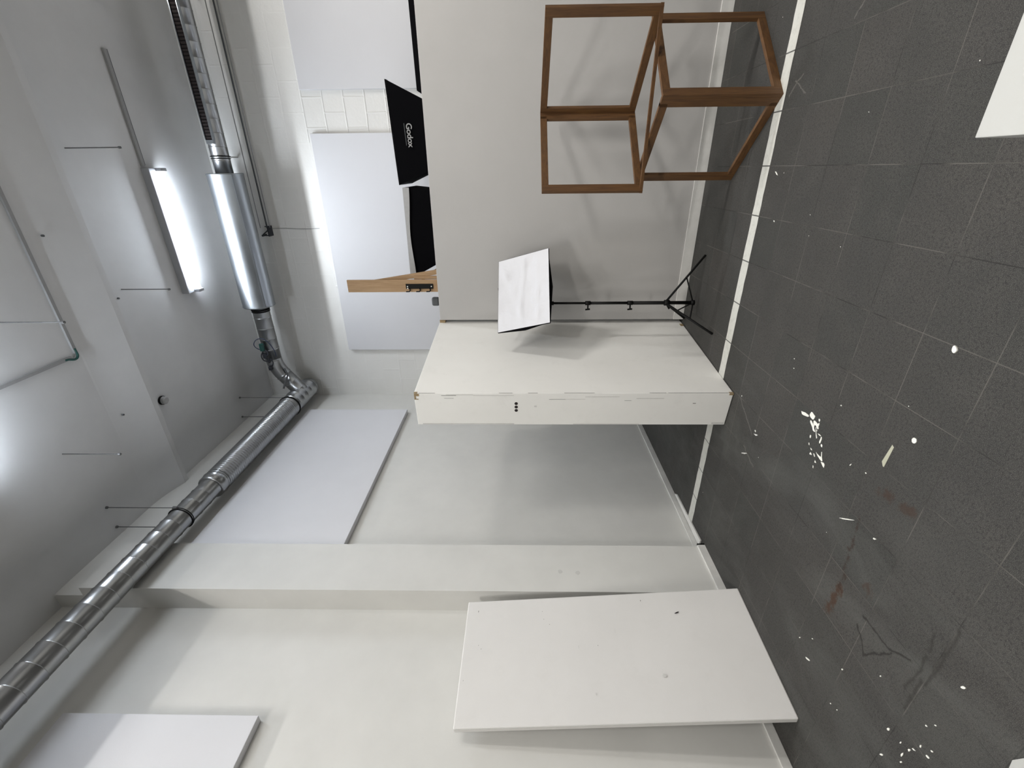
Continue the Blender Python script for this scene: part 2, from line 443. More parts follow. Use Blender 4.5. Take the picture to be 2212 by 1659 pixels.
add_bar(bm, rel(bn.lerp(tn, .005)-nrm*.004+bs*.0006), rel(bn.lerp(tn, .995)-nrm*.004+bs*.0006), .002, .006, up=nrm)
obj('edge_line', bm, M['mark'], lb)
# two small plaster smudges on the pilaster
for (z, y) in ((1.238, 2.53), (1.099, 2.52)):
    bm = BM(); blotch(bm, Vector((-2.8792, y, z)), Vector((0, .022, 0)), Vector((0, 0, .022)), 10, .3)
    tag(obj('wall_smudge', bm, M['mark']), 'faint grey smudge on white pillar, %s of two' % ('upper' if z > 1.2 else 'lower'), 'smudge', 'smudges on the white pillar')

# ------------------------------------------------------------------ wooden cube frames
W = .058
def rot2(a): return Vector((math.cos(a), math.sin(a)))
def frame(name, label, A, hinge, B, z0, z1, outer):
    """two flat square frames hinged together along one upright edge"""
    A, H_, B = Vector(A), Vector(hinge), Vector(B)
    r = empty(name, (H_.x, H_.y, z0)); tag(r, label, 'frame')
    TP, WR = .024, .048
    for e in (A, B):
        o_ = B if e is A else A
        d = (e-H_).normalized(); L = (e-H_).length
        n = (o_-H_).normalized(); n = (n-d*n.dot(d)).normalized()*outer
        g = TP if outer < 0 else .001
        p = empty('frame_panel'); p.parent = r
        Rm = Matrix(((d.x, n.x, 0), (d.y, n.y, 0), (0, 0, 1)))
        def pt(t, q, z): v = d*t+n*q; return (v.x, v.y, z)
        hh = z1-z0
        for t in (W/2+(TP if (e is B and outer > 0) else 0), L-W/2):
            bm = BM(); add_box(bm, pt(t, TP/2, hh/2), (W, TP, hh), Rm); obj('stile', bm, M['brown'], p, bevel=.0015)
        for z in (WR/2, hh-WR/2):
            bm = BM(); add_box(bm, pt(L/2, TP/2, z), (L-2*W, TP, WR), Rm); obj('rail', bm, M['brownh'], p, bevel=.0015)
    return r
M['brownh'] = wood('brown_stained_wood_rail', (.058, .024, .007), (.13, .060, .016), (9, 9, 30))
YAW = math.radians(25.81)
def lw(lat, dep): return (math.cos(YAW)*lat-math.sin(YAW)*dep, math.sin(YAW)*lat+math.cos(YAW)*dep)
# lower cube: near, right, far, left
a1 = math.radians(17.5); s1 = .69
N = Vector((1.705, 2.64)); e = rot2(a1)*s1; g = Vector((-e.y, e.x))
lowc = [lw(*N), lw(*(N+e)), lw(*(N+e+g)), lw(*(N+g))]
frame('folding_frame', 'lower pair of brown wooden square frames, hinged in a V, standing on the dark floor', lowc[1], lowc[0], lowc[3], 0, .706, 1)
Rr, Ll = Vector((2.235, 2.62)), Vector((1.325, 3.10))
c_ = (Rr+Ll)/2; hd = (Rr-Ll)/2; pf = Vector((-hd.y, hd.x))
if pf.y < 0: pf = -pf
upc = [tuple(lw(*(c_-pf))), tuple(lw(*Rr)), tuple(lw(*(c_+pf))), tuple(lw(*Ll))]
up = frame('folding_frame', 'upper pair of brown wooden square frames, hinged in a V, stacked on the lower pair', upc[1], upc[2], upc[3], .706, 1.402, 1)
bm = BM(); o0 = Vector(upc[2])
add_bar(bm, (upc[1][0]-o0.x, upc[1][1]-o0.y, .010), (upc[3][0]-o0.x, upc[3][1]-o0.y, .010), .02); obj('diagonal_brace', bm, M['brownh'], up)

# ------------------------------------------------------------------ softbox on tripod
ts = empty('light_stand', (-1.053, 3.79, 0))
tag(ts, 'thin black tripod light stand on floor in front of the partition', 'light stand')
def tube(name, pts, r, mat, par, seg=12):
    bm = BM(); add_sweep(bm, pts, r, seg); return obj(name, bm, mat, par, smooth=True)
tube('pole', [(0, 0, .05), (0, 0, .60)], .0155, M['black'], ts)
tube('pole', [(0, 0, .58), (0, 0, .97)], .0125, M['black'], ts)
tube('pole', [(0, 0, .95), (0, 0, 1.275)], .010, M['black'], ts)
for z in (.60, .965):
    cl = tube('clamp_collar', [(0, 0, z-.022), (0, 0, z+.022)], .019, M['black'], ts)
    bm = BM(); add_bar(bm, (-.012, -.01, 0), (-.05, -.02, 0), .010, .012); add_bar(bm, (-.048, -.02, -.018), (-.052, -.022, .022), .012, .010)
    k = obj('clamp_knob', bm, M['black'], cl); k.location = (0, 0, z)
hub = tube('leg_hub', [(0, 0, .262), (0, 0, .305)], .025, M['black'], ts)
bm = BM(); add_bar(bm, (-.02, -.01, .28), (-.05, -.02, .262), .012); obj('clamp_knob', bm, M['black'], hub)
tube('brace_hub', [(0, 0, .048), (0, 0, .078)], .022, M['black'], ts)
for fx_, fy_ in ((.395, .033), (-.155, -.372), (-.225, .280)):
    fv = Vector((fx_, fy_, .008)); hv = Vector((fx_*.05, fy_*.05, .285))
    tube('leg', [hv, fv], .0095, M['black'], ts, 8)
    tube('leg_brace', [(fx_*.03, fy_*.03, .063), hv.lerp(fv, .52)], .006, M['black'], ts, 8)

SB = Vector((-.91, 3.667, 1.529)); psi, tau = -.844, .454
n_ = Vector((math.cos(psi)*math.cos(tau), math.sin(psi)*math.cos(tau), math.sin(tau)))
t_ = Vector((-math.sin(psi), math.cos(psi), 0)); u_ = n_.cross(t_).normalized()
if u_.z < 0: u_ = -u_
sb = empty('softbox', SB); tag(sb, 'white rectangular softbox with black sides, tilted up on the thin tripod stand', 'softbox')
SW, SH = .668, .470
def P3(a, b, d): return t_*a+u_*b+n_*d
bm = BM(); G, H2 = 36, 26; vs = []
def fold(a, b):
    x, y = a/SW+.5, b/SH+.5
    e = min(x, 1-x, y, 1-y)*2; e = min(1, e*3)
    z = -.020*math.sin(PI*x)*math.sin(PI*y)
    z += e*(.007*math.exp(-((y-.52-.04*math.sin(5*x))/.035)**2)+.005*math.exp(-((y-.22)/.02)**2))
    z += e*.006*math.sin(18*(x+y*.8)+3*math.sin(4*y))*(.3+.7*y)*.6
    z += .008*math.exp(-(((x-1)*.75+(1-y)*1.3)**2)/.008)*e*x - .006*math.exp(-(((x-1)*.75+(1-y)*1.3+.16)**2)/.01)*e*x
    z += e*.006*noise.noise(Vector((x*5, y*7, 1.3)))
    return z
for i in range(G+1):
    row = []
    for j in range(H2+1):
        a = (i/G-.5)*SW; b = (j/H2-.5)*SH
        row.append(bm.verts.new(P3(a, b, fold(a, b))))
    vs.append(row)
for i in range(G):
    for j in range(H2): bm.faces.new((vs[i][j], vs[i+1][j], vs[i+1][j+1], vs[i][j+1]))
obj('diffuser', bm, M['diffuser'], sb, smooth=True)
# black shell: rim, slightly bulged sides, back opening
bm = BM(); rings = []
for (k, d, ex) in ((1.0, .002, 0), (1.004, -.012, 0), (.93, -.045, .030), (.66, -.14, .030), (.26, -.235, 0)):
    ring = []
    for (sa, sb_) in ((-1, -1), (0, -1), (1, -1), (1, 0), (1, 1), (0, 1), (-1, 1), (-1, 0)):
        mid_ = 1 if 0 in (sa, sb_) else 0
        ring.append(bm.verts.new(P3(sa*(SW/2*k+mid_*ex*abs(sa)), sb_*(SH/2*k+mid_*ex*abs(sb_)), d)))
    rings.append(ring)
for i in range(len(rings)-1):
    for k in range(8): bm.faces.new((rings[i][k], rings[i][(k+1) % 8], rings[i+1][(k+1) % 8], rings[i+1][k]))
bm.faces.new(rings[-1])
obj('shell', bm, M['blackfab'], sb)
bm = BM(); add_bar(bm, P3(-.04, -SH/2*.8, -.10), P3(.10, -SH/2*.95, -.045), .03, .02); obj('fabric_flap', bm, M['blackfab'], sb)
pt = Vector((-1.053, 3.79, 1.262))-SB
bm = BM(); add_sweep(bm, [pt, pt+Vector((0, 0, .05))], .017, 14); obj('socket', bm, M['black'], sb, smooth=True)
bm = BM(); add_bar(bm, pt+Vector((0, 0, .03)), P3(.02, -.06, -.20), .026); obj('tilt_bracket', bm, M['black'], sb)
bm = BM(); add_sweep(bm, [pt+Vector((0, 0, .045)), pt+Vector((.05, -.02, .05))], .010, 10); add_sweep(bm, [pt+Vector((.045, -.02, .035)), pt+Vector((.05, -.022, .07))], .008, 8); obj('tilt_knob', bm, M['black'], sb)
bm = BM(); add_sweep(bm, [P3(0, 0, -.22), P3(0, 0, -.30)], .05, 16); obj('lamp_head', bm, M['black'], sb)
bm = BM(); add_sweep(bm, [P3(.08, SH/2-.01, -.03), P3(.08, SH/2+.014, -.022)], .012, 8); add_bar(bm, P3(.05, SH/2+.008, -.03), P3(.11, SH/2+.008, -.03), .012); obj('top_tab', bm, M['blackfab'], sb)

# ------------------------------------------------------------------ softboxes behind the partition
def cone_box(name, label, rim, hub, lip, mat_lip):
    r = empty(name, (hub[0].x, hub[0].y, 0)); tag(r, label, 'softbox', None)
    o0 = r.location
    bm = BM(); R0 = [bm.verts.new(v-o0) for v in rim]; 
    mids = [a.lerp(b, .5) + Vector((0, 0, 0)) for a, b in zip(rim, hub)]
    cm = sum(mids, Vector())/4
    R1 = [bm.verts.new(cm+(v-cm)*1.03-o0) for v in mids]; R2 = [bm.verts.new(v-o0) for v in hub]
    for X0, X1 in ((R0, R1), (R1, R2)):
        for i in range(4):
            j = (i+1) % 4; bm.faces.new((X0[i], X0[j], X1[j], X1[i]))
    bm.faces.new(R2)
    obj('shell', bm, M['blackfab'], r)
    bm = BM(); dz = Vector((0, 0, -.01)); f = [bm.verts.new(v-o0+dz) for v in rim]; bm.faces.new(f)
    obj('diffuser', bm, M['diffuser'], r)
    if lip:
        bm = BM(); n = 14
        a, b = rim[0], rim[1]
        up_, dn = [], []
        for k in range(n+1):
            q = a.lerp(b, k/n)+Vector((0, -.012, 0)); w = lip*(1-.45*math.sin(PI*k/n)**2)
            up_.append(bm.verts.new(q-o0+Vector((0, 0, .006)))); dn.append(bm.verts.new(q-o0-Vector((0, -.0, w))))
        for k in range(n): bm.faces.new((up_[k], up_[k+1], dn[k+1], dn[k]))
        obj('silver_rim', bm, M[mat_lip], r)
    hc = sum(hub, Vector())/4
    tube('lamp_head', [hc-o0+Vector((0, 0, .02)), hc-o0-Vector((0, 0, .22))], .065, M['black'], r, 16)
    return r, hc
V = Vector
ra, hca = cone_box('softbox', 'black lettered softbox facing up behind the partition, only its side showing',
    [V((.749, 4.80, 2.781)), V((-.131, 4.80, 2.752)), V((-.131, 5.42, 2.76)), V((.749, 5.42, 2.78))],
    [V((.36, 4.98, 1.98)), V((.20, 4.98, 1.98)), V((.20, 5.16, 1.98)), V((.36, 5.16, 1.98))], 0, None)
rb, hcb = cone_box('softbox', 'black softbox with thin silver rim behind the partition, beside the upright plank',
    [V((-.153, 4.78, 2.709)), V((-1.05, 4.78, 2.722)), V((-1.05, 5.40, 2.72)), V((-.153, 5.40, 2.709))],
    [V((-.24, 4.96, 1.98)), V((-.66, 4.96, 1.98)), V((-.66, 5.14, 1.98)), V((-.24, 5.14, 1.98))], .058, 'lightgrey')
def back_stand(c, top, label, name='light_stand'):
    s = empty(name, (c.x, c.y, 0)); tag(s, label, 'light stand')
    tube('pole', [(0, 0, .05), (0, 0, top)], .012, M['black'], s)
    for k in range(3):
        a = 2*PI*k/3+.4; tube('leg', [(0, 0, .40), (.36*math.cos(a), .36*math.sin(a), .01)], .009, M['black'], s, 8)
    return s
back_stand(hca, hca.z-.22, 'black stand under the lettered softbox, hidden behind the partition')
back_stand(hcb, hcb.z-.22, 'black stand under the silver-rimmed softbox, hidden behind the partition')
# lettering on softbox A : upside down on its side
fa, fb, fc = V((.749, 4.80, 2.781)), V((-.131, 4.80, 2.752)), (V((.36, 4.98, 1.98))+V((.20, 4.98, 1.98)))/2
tx = bpy.data.curves.new('lettering', 'FONT'); tx.body = 'Godox'; tx.size = .074; tx.offset = .0012; tx.extrude = .0008; tx.align_x = 'CENTER'; tx.space_character = .94
tob = bpy.data.objects.new('tmp_text', tx); COL.objects.link(tob)
bpy.context.view_layer.update()
me = bpy.data.meshes.new_from_object(tob.evaluated_get(bpy.context.evaluated_depsgraph_get()))
bpy.data.objects.remove(tob)
ex = (fb-fa).normalized(); fcc = (fa+fb)/2
ey = (fc-fcc); ey = (ey-ex*ey.dot(ex)).normalized()
nz_ = ex.cross(ey).normalized()
if nz_.y > 0: nz_ = -nz_
m4 = Matrix((ex, ey, nz_)).transposed()
if m4.determinant() < 0: print('mirrored text basis')
lc = V((.300, 4.813, 2.625))
me.transform(Matrix.Translation(lc-ra.location) @ m4.to_4x4())
me.materials.clear(); me.materials.append(M['lightgrey'])
lo_ = bpy.data.objects.new('lettering', me); COL.objects.link(lo_); lo_.parent = ra; lo_['label'] = 'light grey lettering'
bm = BM(); add_bar(bm, lc-ra.location-ex*.10-ey*.018, lc-ra.location+ex*.085-ey*.018, .003, .006, up=ey)
obj('small_print', bm, M['grey'], ra)
# black reflector panel right of it
bm = BM()
q = [V((.655, 4.8, 2.495)), V((2.3, 4.8, 2.512)), V((2.3, 4.8, 1.3)), V((.45, 4.8, 1.3)), V((.615, 4.8, 2.43))]
f1 = [bm.verts.new(v) for v in q]; f2 = [bm.verts.new(v+V((0, .02, 0))) for v in q]
bm.faces.new(f1); bm.faces.new(f2[::-1])
for i in range(5): bm.faces.new((f1[i], f2[i], f2[(i+1) % 5], f1[(i+1) % 5]))
for v in (f1[0], f1[4]): pass
fo = obj('black_flag', bm, M['blackfab']); tag(fo, 'long black fabric flag edge above the partition, at the right behind the lettered softbox', 'fabric panel')
for x in (.75, 2.0):
    fs = tube('flag_pole', [(x, 4.835, 0), (x, 4.835, 2.3)], .014, M['black'], fo, 8)
    bm = BM(); add_bar(bm, (x, 4.6, .02), (x, 5.1, .02), .04); obj('foot', bm, M['black'], fs)

# plank with hooks
pk = empty('wooden_plank', (-1.03, 4.36, 0)); tag(pk, 'light pine plank standing upright behind the partition', 'plank')
bm = BM(); boxmm(bm, (-.058, -.012, 0), (.062, .012, 3.262)); obj('board', bm, M['pine'], pk, bevel=.002)
bm = BM(); add_bar(bm, (.03, .03, 3.02), (.14, .05, 2.28), .045, .02, up=(0, 1, 0)); add_bar(bm, (.075, .03, 2.60), (.10, .045, 0), .03, .02, up=(0, 1, 0)); obj('rear_strut', bm, M['pine'], pk)
bm = BM(); add_bar(bm, (.03, .06, 2.55), (.20, .08, 2.30), .018, .03, up=(0, 1, 0)); obj('rear_batten', bm, M['pinedark'], pk)
hr = empty('hook_rail', (-1.03, 4.343, 2.545)); tag(hr, 'small black metal hook rail screwed onto the upright pine plank', 'hook rail')
bm = BM(); boxmm(bm, (-.024, -.004, -.135), (.024, .004, .135)); obj('plate', bm, M['black'], hr, bevel=.002)
for z in (-.10, 0, .10):
    bm = BM(); add_sweep(bm, [(-.02, -.004, z), (-.035, -.02, z-.01), (-.045, -.03, z), (-.045, -.03, z+.03)], .006, 8); obj('hook', bm, M['black'], hr, smooth=True)
for z, x in ((.118, 0), (-.118, 0.0), (.118, -.018)):
    bm = BM(); add_sweep(bm, [(x, -.003, z), (x, -.008, z)], .006, 10); obj('screw', bm, M['chip'], hr)
bm = BM(); boxmm(bm, (-.065, -.05, 2.33), (.07, -.012, 2.358)); obj('crosspiece', bm, M['pinedark'], pk)
gs = back_stand(V((-1.257, 4.62, 0)), 2.41, 'stand with small dark grey head just peeking over the partition corner')
bm = BM(); add_box(bm, (0, 0, 2.45), (.09, .06, .08)); obj('head', bm, M['grey'], gs, bevel=.018)
bm = BM(); boxmm(bm, (-1.345, 4.14, 2.28), (-1.312, 4.20, 2.335)); tag(obj('wood_block', bm, M['rawwood'], bevel=.002), 'tiny raw wood block on top corner between partition and box wall', 'wood block')

# ------------------------------------------------------------------ ventilation ducts
def spiral_profile(L, r, pitch, seam=.0035, sw=.010):
    out = []; z = 0.0
    while z < L:
        for dz, dr in ((0, 0), (pitch-sw, 0), (pitch-sw*.75, seam), (pitch-sw*.35, seam), (pitch-sw*.2, -.001)):
            if z+dz < L: out.append((z+dz, r+dr))
        z += pitch
    out.append((L, r)); return out
def corr_profile(L, r0, r1, pitch, amp):
    out = []; n = int(L/pitch*6)
    for i in range(n+1):
        z = L*i/n; out.append((z, r0+(r1-r0)*z/L+amp*math.sin(2*PI*z/pitch)))
    return out
def straight(name, a, d, prof, mat, parent, seg=48):
    bm = BM(); a = V(a); d = V(d); add_sweep(bm, [a+d*z for z, r in prof], [r for z, r in prof], seg)
    o = obj(name, bm, mat, parent, smooth=True)
    return o
dx_, dz_ = -2.76, 4.565
d1 = empty('ventilation_duct', (0, 0, 0)); tag(d1, 'long round galvanised ventilation duct hanging along left wall under the ceiling', 'duct')
straight('pipe_section', (dx_, -2.0, dz_), (0, 1, 0), spiral_profile(5.50, .098, .135), M['galv'], d1)
bm = BM(); add_sweep(bm, [(dx_, y, dz_) for y in (3.40, 3.405, 3.46, 3.475, 3.49, 3.53)], [.098, .122, .122, .128, .122, .120], 48); obj('collar', bm, M['galv'], d1, smooth=True)
straight('corrugated_section', (dx_, 3.50, dz_), (0, 1, 0), corr_profile(1.55, .121, .131, .031, .0035), M['galv'], d1)
straight('pipe_section', (dx_, 4.98, dz_), (0, 1, 0), spiral_profile(.62, .131, .12, .004), M['galv'], d1)
bm = BM(); pts, rd = [], []
for k in range(9):
    a = k/8*PI/2; pts.append((dx_, 5.595+.13*math.sin(a), dz_)); rd.append(max(.004, .131*math.cos(a)**.6) if k < 8 else .004)
add_sweep(bm, pts, rd, 48); obj('end_cap', bm, M['galv'], d1, smooth=True)
def clamp(par, c, axis, R, rods, mat='black'):
    bm = BM(); add_torus(bm, c, axis, R+.004, .006); add_torus(bm, V(c)+V(axis)*.018, axis, R+.003, .004)
    o = obj('clamp_ring', bm, M[mat], par, smooth=True)
    for rv in rods:
        z0 = c[2]+.01
        bm = BM(); add_sweep(bm, [(rv[0], rv[1], z0), (rv[0], rv[1], ZC)], .0042, 8); add_box(bm, (rv[0], rv[1], z0+.01), (.02, .02, .04)); add_sweep(bm, [(rv[0], rv[1], ZC-.012), (rv[0], rv[1], ZC)], .012, 10)
        obj('hanger_rod', bm, M['rod'], par)
clamp(d1, (dx_, 2.975, dz_), (0, 1, 0), .100, ((dx_+.112, 2.985), (dx_-.112, 2.985)))
clamp(d1, (dx_, 5.04, dz_), (0, 1, 0), .132, ((dx_+.125, 5.05), (dx_-.125, 4.99)))

# duct along the far wall with silencer
d2 = empty('ventilation_duct', (0, 0, 0)); tag(d2, 'galvanised duct with fat silencer drum running along far wall into the left duct', 'duct')
yy, zz = 5.35, 4.80
straight('pipe_section', (-.012, yy, zz), (1, 0, 0), spiral_profile(4.5, .088, .13), M['galv'], d2)
straight('pipe_section', (-2.20, yy, zz), (1, 0, 0), spiral_profile(.74, .098, .14), M['galv'], d2)
def arc(p0, p1, p2, n=9):
    return [V(p0)*(1-t)**2+V(p1)*2*t*(1-t)+V(p2)*t*t for t in [i/n for i in range(n+1)]]
el = V((-2.33, yy, zz-.005)); jo = V((-2.72, 5.40, dz_-.01)); dr_ = (jo-el).normalized()
pts = arc((-2.20, yy, zz), el, el+dr_*.12)
bm = BM(); add_sweep(bm, pts+[el+dr_*.125, el+dr_*.13, el+dr_*.14, el+dr_*.15], [.098]*len(pts)+[.098, .102, .102, .098], 40)
obj('elbow', bm, M['galv'], d2, smooth=True)
bm = BM(); L_ = (jo-el).length; pr = spiral_profile(L_-.14, .098, .13)
add_sweep(bm, [el+dr_*(.14+z) for z, r in pr], [r for z, r in pr], 40); obj('branch_pipe', bm, M['galv'], d2, smooth=True)
for x, par in ((.155, d2), (-1.545, d2)):
    bm = BM(); R_ = .090 if x > 0 else .100
    add_torus(bm, (x, yy, zz), (1, 0, 0), R_+.003, .005); add_torus(bm, (x-.022, yy, zz), (1, 0, 0), R_+.003, .004)
    obj('clamp_ring', bm, M['black'], d2, smooth=True)
# silencer
sl = empty('silencer', (-.755, yy, zz)); sl.parent = d2; sl['label'] = 'fat smooth silver silencer drum'
bm = BM(); add_sweep(bm, [(-.745, 0, 0), (-.735, 0, 0), (-.73, 0, 0), (.73, 0, 0), (.735, 0, 0), (.745, 0, 0)], [.180, .186, .181, .181, .186, .180], 64); o = obj('drum', bm, M['alu'], sl, smooth=True)
bm = BM(); add_bar(bm, (-.73, -.115, -.142), (.73, -.115, -.142), .012, .003, up=(0, -.63, -.77)); obj('seam', bm, M['alu'], sl)
for x in (.155, -1.545, 1.6):
    bm = BM(); add_bar(bm, (x, yy+.08, zz+.06), (x, YB, zz+.06), .012); obj('wall_bracket', bm, M['ceil'], d2)
# slot grille
gr = empty('slot_grille', (1.2, 5.24, 4.80)); gr.parent = d2; gr['label'] = 'long narrow black slot grille'
bm = BM(); boxmm(bm, (-.895, -.012, .034), (1.6, .03, .042)); boxmm(bm, (-.895, -.012, -.042), (1.6, .03, -.034)); boxmm(bm, (-.93, -.012, -.036), (-.895, .03, .036)); obj('frame', bm, M['alu'], gr)
bm = BM(); boxmm(bm, (-.895, .0, -.034), (1.6, .01, .034)); obj('slot_backing', bm, M['darkhole'], gr)
bm = BM()
for k in range(82): boxmm(bm, (-.895+k*.03, -.004, -.034), (-.891+k*.03, .0, .034))
obj('slot_bars', bm, M['blackfab'], gr)

# cable cluster on the elbow
def curve_pts(P, n=8):
    P = [V(p) for p in P]; P = [P[0]*2-P[1]]+P+[P[-1]*2-P[-2]]; out = []
    for i in range(1, len(P)-2):
        for k in range(n):
            t = k/n; a, b, c, d = P[i-1:i+3]
            out.append(.5*((2*b)+(c-a)*t+(2*a-5*b+4*c-d)*t*t+(3*b-a-3*c+d)*t**3))
    out.append(P[-2]); return out
cb = empty('cable_bundle', (-2.1, 5.22, 4.80)); tag(cb, 'tangle of dark cables with green tape on duct elbow by far wall', 'cables')
def cable(name, P, r, mat, par=None):
    bm = BM(); add_sweep(bm, [v-(par.location if par else V((0, 0, 0))) for v in curve_pts(P)], r, 8); return obj(name, bm, M[mat], par, smooth=True)
yc = 5.235
cable('blue_cable', [(-2.06, yc, 4.80), (-2.02, yc-.03, 4.88), (-1.96, yc-.04, 4.91), (-1.90, yc-.03, 4.87), (-1.89, yc-.01, 4.80), (-1.95, yc+.00, 4.74), (-2.05, yc+.01, 4.70), (-2.14, yc+.015, 4.695)], .005, 'bluecable', cb)
cable('black_cable', [(-2.06, yc, 4.84), (-2.12, yc-.03, 4.86), (-2.18, yc-.03, 4.84), (-2.20, yc, 4.80), (-2.17, yc, 4.77), (-2.22, yc, 4.75), (-2.27, yc, 4.77)], .007, 'cable', cb)
cable('black_cable', [(-2.03, yc, 4.83), (-2.08, yc-.01, 4.78), (-2.13, yc-.02, 4.81), (-2.09, yc-.01, 4.84), (-2.15, yc-.01, 4.80), (-2.22, yc-.01, 4.79)], .012, 'cable', cb)
bm = BM(); add_sweep(bm, [(.14, .0, .03), (.05, .0, .035)], .028, 12); obj('green_tape', bm, M['green'], cb)
bm = BM(); add_box(bm, (-.02, 0, .02), (.07, .03, .05)); obj('actuator', bm, M['cable'], cb, bevel=.006)
bm = BM(); add_box(bm, (-.20, .02, .0), (.05, .05, .04)); obj('junction_box', bm, M['cable'], cb, bevel=.006)
cable('dark_hose', [(-2.33, 5.30, 4.66), (-2.42, 5.28, 4.63), (-2.50, 5.25, 4.66), (-2.58, 5.2, 4.68)], .012, 'grey', cb)

# cable rails on far wall
cr = empty('cable_rail', (0, 5.70, 0)); tag(cr, 'pair of thin dark rails with end bracket on far wall above the white panels', 'rail')
for k, (y, z, r) in enumerate(((-.0, 4.665, .009), (-.015, 4.74, .005), (.03, 4.645, .005))):
    bm = BM(); add_sweep(bm, [(-.62, y, z), (3.6, y, z-.0)], r, 8); obj('rail_tube', bm, M['rail' if k == 0 else 'conduit'], cr, smooth=True)
bm = BM(); boxmm(bm, (-.72, -.02, 4.645), (-.60, .08, 4.66)); boxmm(bm, (-.72, -.02, 4.73), (-.70, .08, 4.745)); add_bar(bm, (-.71, 0, 4.65), (-.71, 0, 4.745), .012); add_bar(bm, (-.64, 0, 4.65), (-.70, 0, 4.735), .012); add_bar(bm, (-.61, 0, 4.65), (-.61, .06, 4.72), .012)
obj('end_bracket', bm, M['cable'], cr)
# thin wire from bracket down the wall
bm = BM(); add_sweep(bm, curve_pts([(-.64, 5.774, 4.69), (-.638, 5.776, 4.5), (-.645, 5.775, 4.25), (-.64, 5.776, 4.05)]), .0035, 6); tag(obj('wall_wire', bm, M['conduit']), 'thin pale wire running down far wall from the rail bracket', 'wire')

# ------------------------------------------------------------------ ceiling fittings
LAST = []
def lamp(name, x0, x1, y, label, power=0):
    r = empty(name, ((x0+x1)/2, y, ZC)); tag(r, label, 'ceiling lamp', 'tube lamps on the ceiling'); LAST.append(r)
    L = x1-x0
    bm = BM(); boxmm(bm, (-L/2, -.135, -.075), (L/2, .022, .004)); obj('housing', bm, M['housing'], r, bevel=.006)
    bm = BM(); add_sweep(bm, [(-L/2+.03, -.005, -.105), (L/2-.03, -.005, -.105)], .020, 16); obj('tube', bm, M['tube_off' if power else 'tube'], r, smooth=True)
    if not power: power, cool = (17 if y > 4 else 6), True
    else: cool = False
    if power:
        ld = bpy.data.lights.new('tube_light', 'AREA'); ld.shape = 'RECTANGLE'; ld.size = L-.1; ld.size_y = .05; ld.energy = power; ld.color = (.90, .95, 1.0) if cool else (1.0, .968, .925)
        lo = bpy.data.objects.new('tube_light', ld); COL.objects.link(lo); lo.parent = r; lo.location = (0, 0, -.14)
    for s in (-1, 1):
        bm = BM(); boxmm(bm, (s*(L/2-.03), -.045, -.13), (s*L/2, .035, -.06)); obj('end_cap', bm, M['housing'], r, bevel=.004)
    return r
lq = lamp('tube_lamp', -.6, .6, .75, 'added unseen tube lamp on ceiling along left wall, outside the frame', 12)  # added lamp, throws the duct's shadow line onto the left wall
bm = BM(); boxmm(bm, (-.6, .092, -.262), (.6, .100, -.05)); obj('added_cutoff_blade', bm, M['housing'], lq)  # added blade, keeps this lamp's light off the upper wall
lq.location = (-2.28, .75, ZC); lq.rotation_euler = (0, 0, PI/2)
lamp('tube_lamp', -1.18, .045, 4.815, 'lit fluorescent tube lamp on ceiling beside the duct silencer')
lamp('tube_lamp', -1.86, -.64, 2.26, 'lit tube lamp on ceiling just outside the frame near the left wall')
for i, (x, y, pw_) in enumerate(((2.1, 4.815, 5), (2.9, 3.1, 46), (.75, 2.0, 26), (-1.0, -.9, 48), (2.0, -.9, 60), (4.7, 2.26, 16), (4.7, -.9, 16))):  # pair behind the viewer is added to brighten box wall and board
    lamp('tube_lamp', x-.61, x+.61, y, ('lit tube lamp on the ceiling %s' % ('at the right over the softboxes', 'over the cube frames, out of frame', 'right above the viewer and the plinth', 'added unseen behind the viewer at left', 'added unseen behind the viewer at right', 'far right of the room', 'far right behind the viewer', 'at the back left behind the viewer', 'at the back right behind the viewer')[i]), pw_)
    if i:      # lowered on two added rods so the upper walls stay dim
        lz = LAST[-1]
        lz.location.z = 4.42
        for q in (-.4, .4):
            bm = BM(); add_sweep(bm, [(q, -.045, 0), (q, -.045, ZC-4.42+.004)], .004, 8); obj('hanger_rod', bm, M['rod'], lz)
rw = BM(); boxmm(rw, (.06, 4.690, ZC-.022), (.985, 4.725, ZC+.004)); rc = obj('cable_raceway', rw, M['conduit']); tag(rc, 'straight grey cable raceway on ceiling leading to the lit tube lamp', 'raceway')
bm = BM(); add_sweep(bm, [(.07, 4.735, ZC-.012), (.985, 4.735, ZC-.012)], .006, 8); obj('wire', bm, M['grey'], rc)
sd_ = empty('smoke_detector', (-2.08, 3.93, ZC)); tag(sd_, 'small round grey detector on ceiling between beam and left duct', 'detector')
bm = BM(); add_sweep(bm, [(0, 0, .003), (0, 0, -.02)], .046, 24); obj('mounting_base', bm, M['black'], sd_)
bm = BM(); add_sweep(bm, [(0, 0, -.018), (0, 0, -.045), (0, 0, -.055)], [.041, .039, .028], 24); obj('sensor_cap', bm, M['lightgrey'], sd_)
for i, (x, y, zb, lab) in enumerate(((.187, 3.965, 4.74, 'thin threaded rod hanging from ceiling above the lamp raceway'), (-.956, 3.971, 4.745, 'thin threaded rod hanging from ceiling beside the lit lamp end'),
                    (-2.008, 2.88, 4.723, 'thin threaded rod hanging from ceiling nearest the left duct'), (-.918, 2.88, 4.68, 'thin threaded rod hanging from ceiling inside the conduit corner'))):
    r = empty('threaded_rod', (x, y, ZC)); tag(r, lab, 'rod', 'threaded rods hanging from the ceiling')
    bm = BM(); add_sweep(bm, [(0, 0, .004), (0, 0, zb-ZC)], .0045, 8); obj('rod', bm, M['rod'], r)
    bm = BM(); add_sweep(bm, [(0, 0, zb-ZC+.004), (0, 0, zb-ZC+.02)], .010, 6); obj('nut', bm, M['rod'], r)
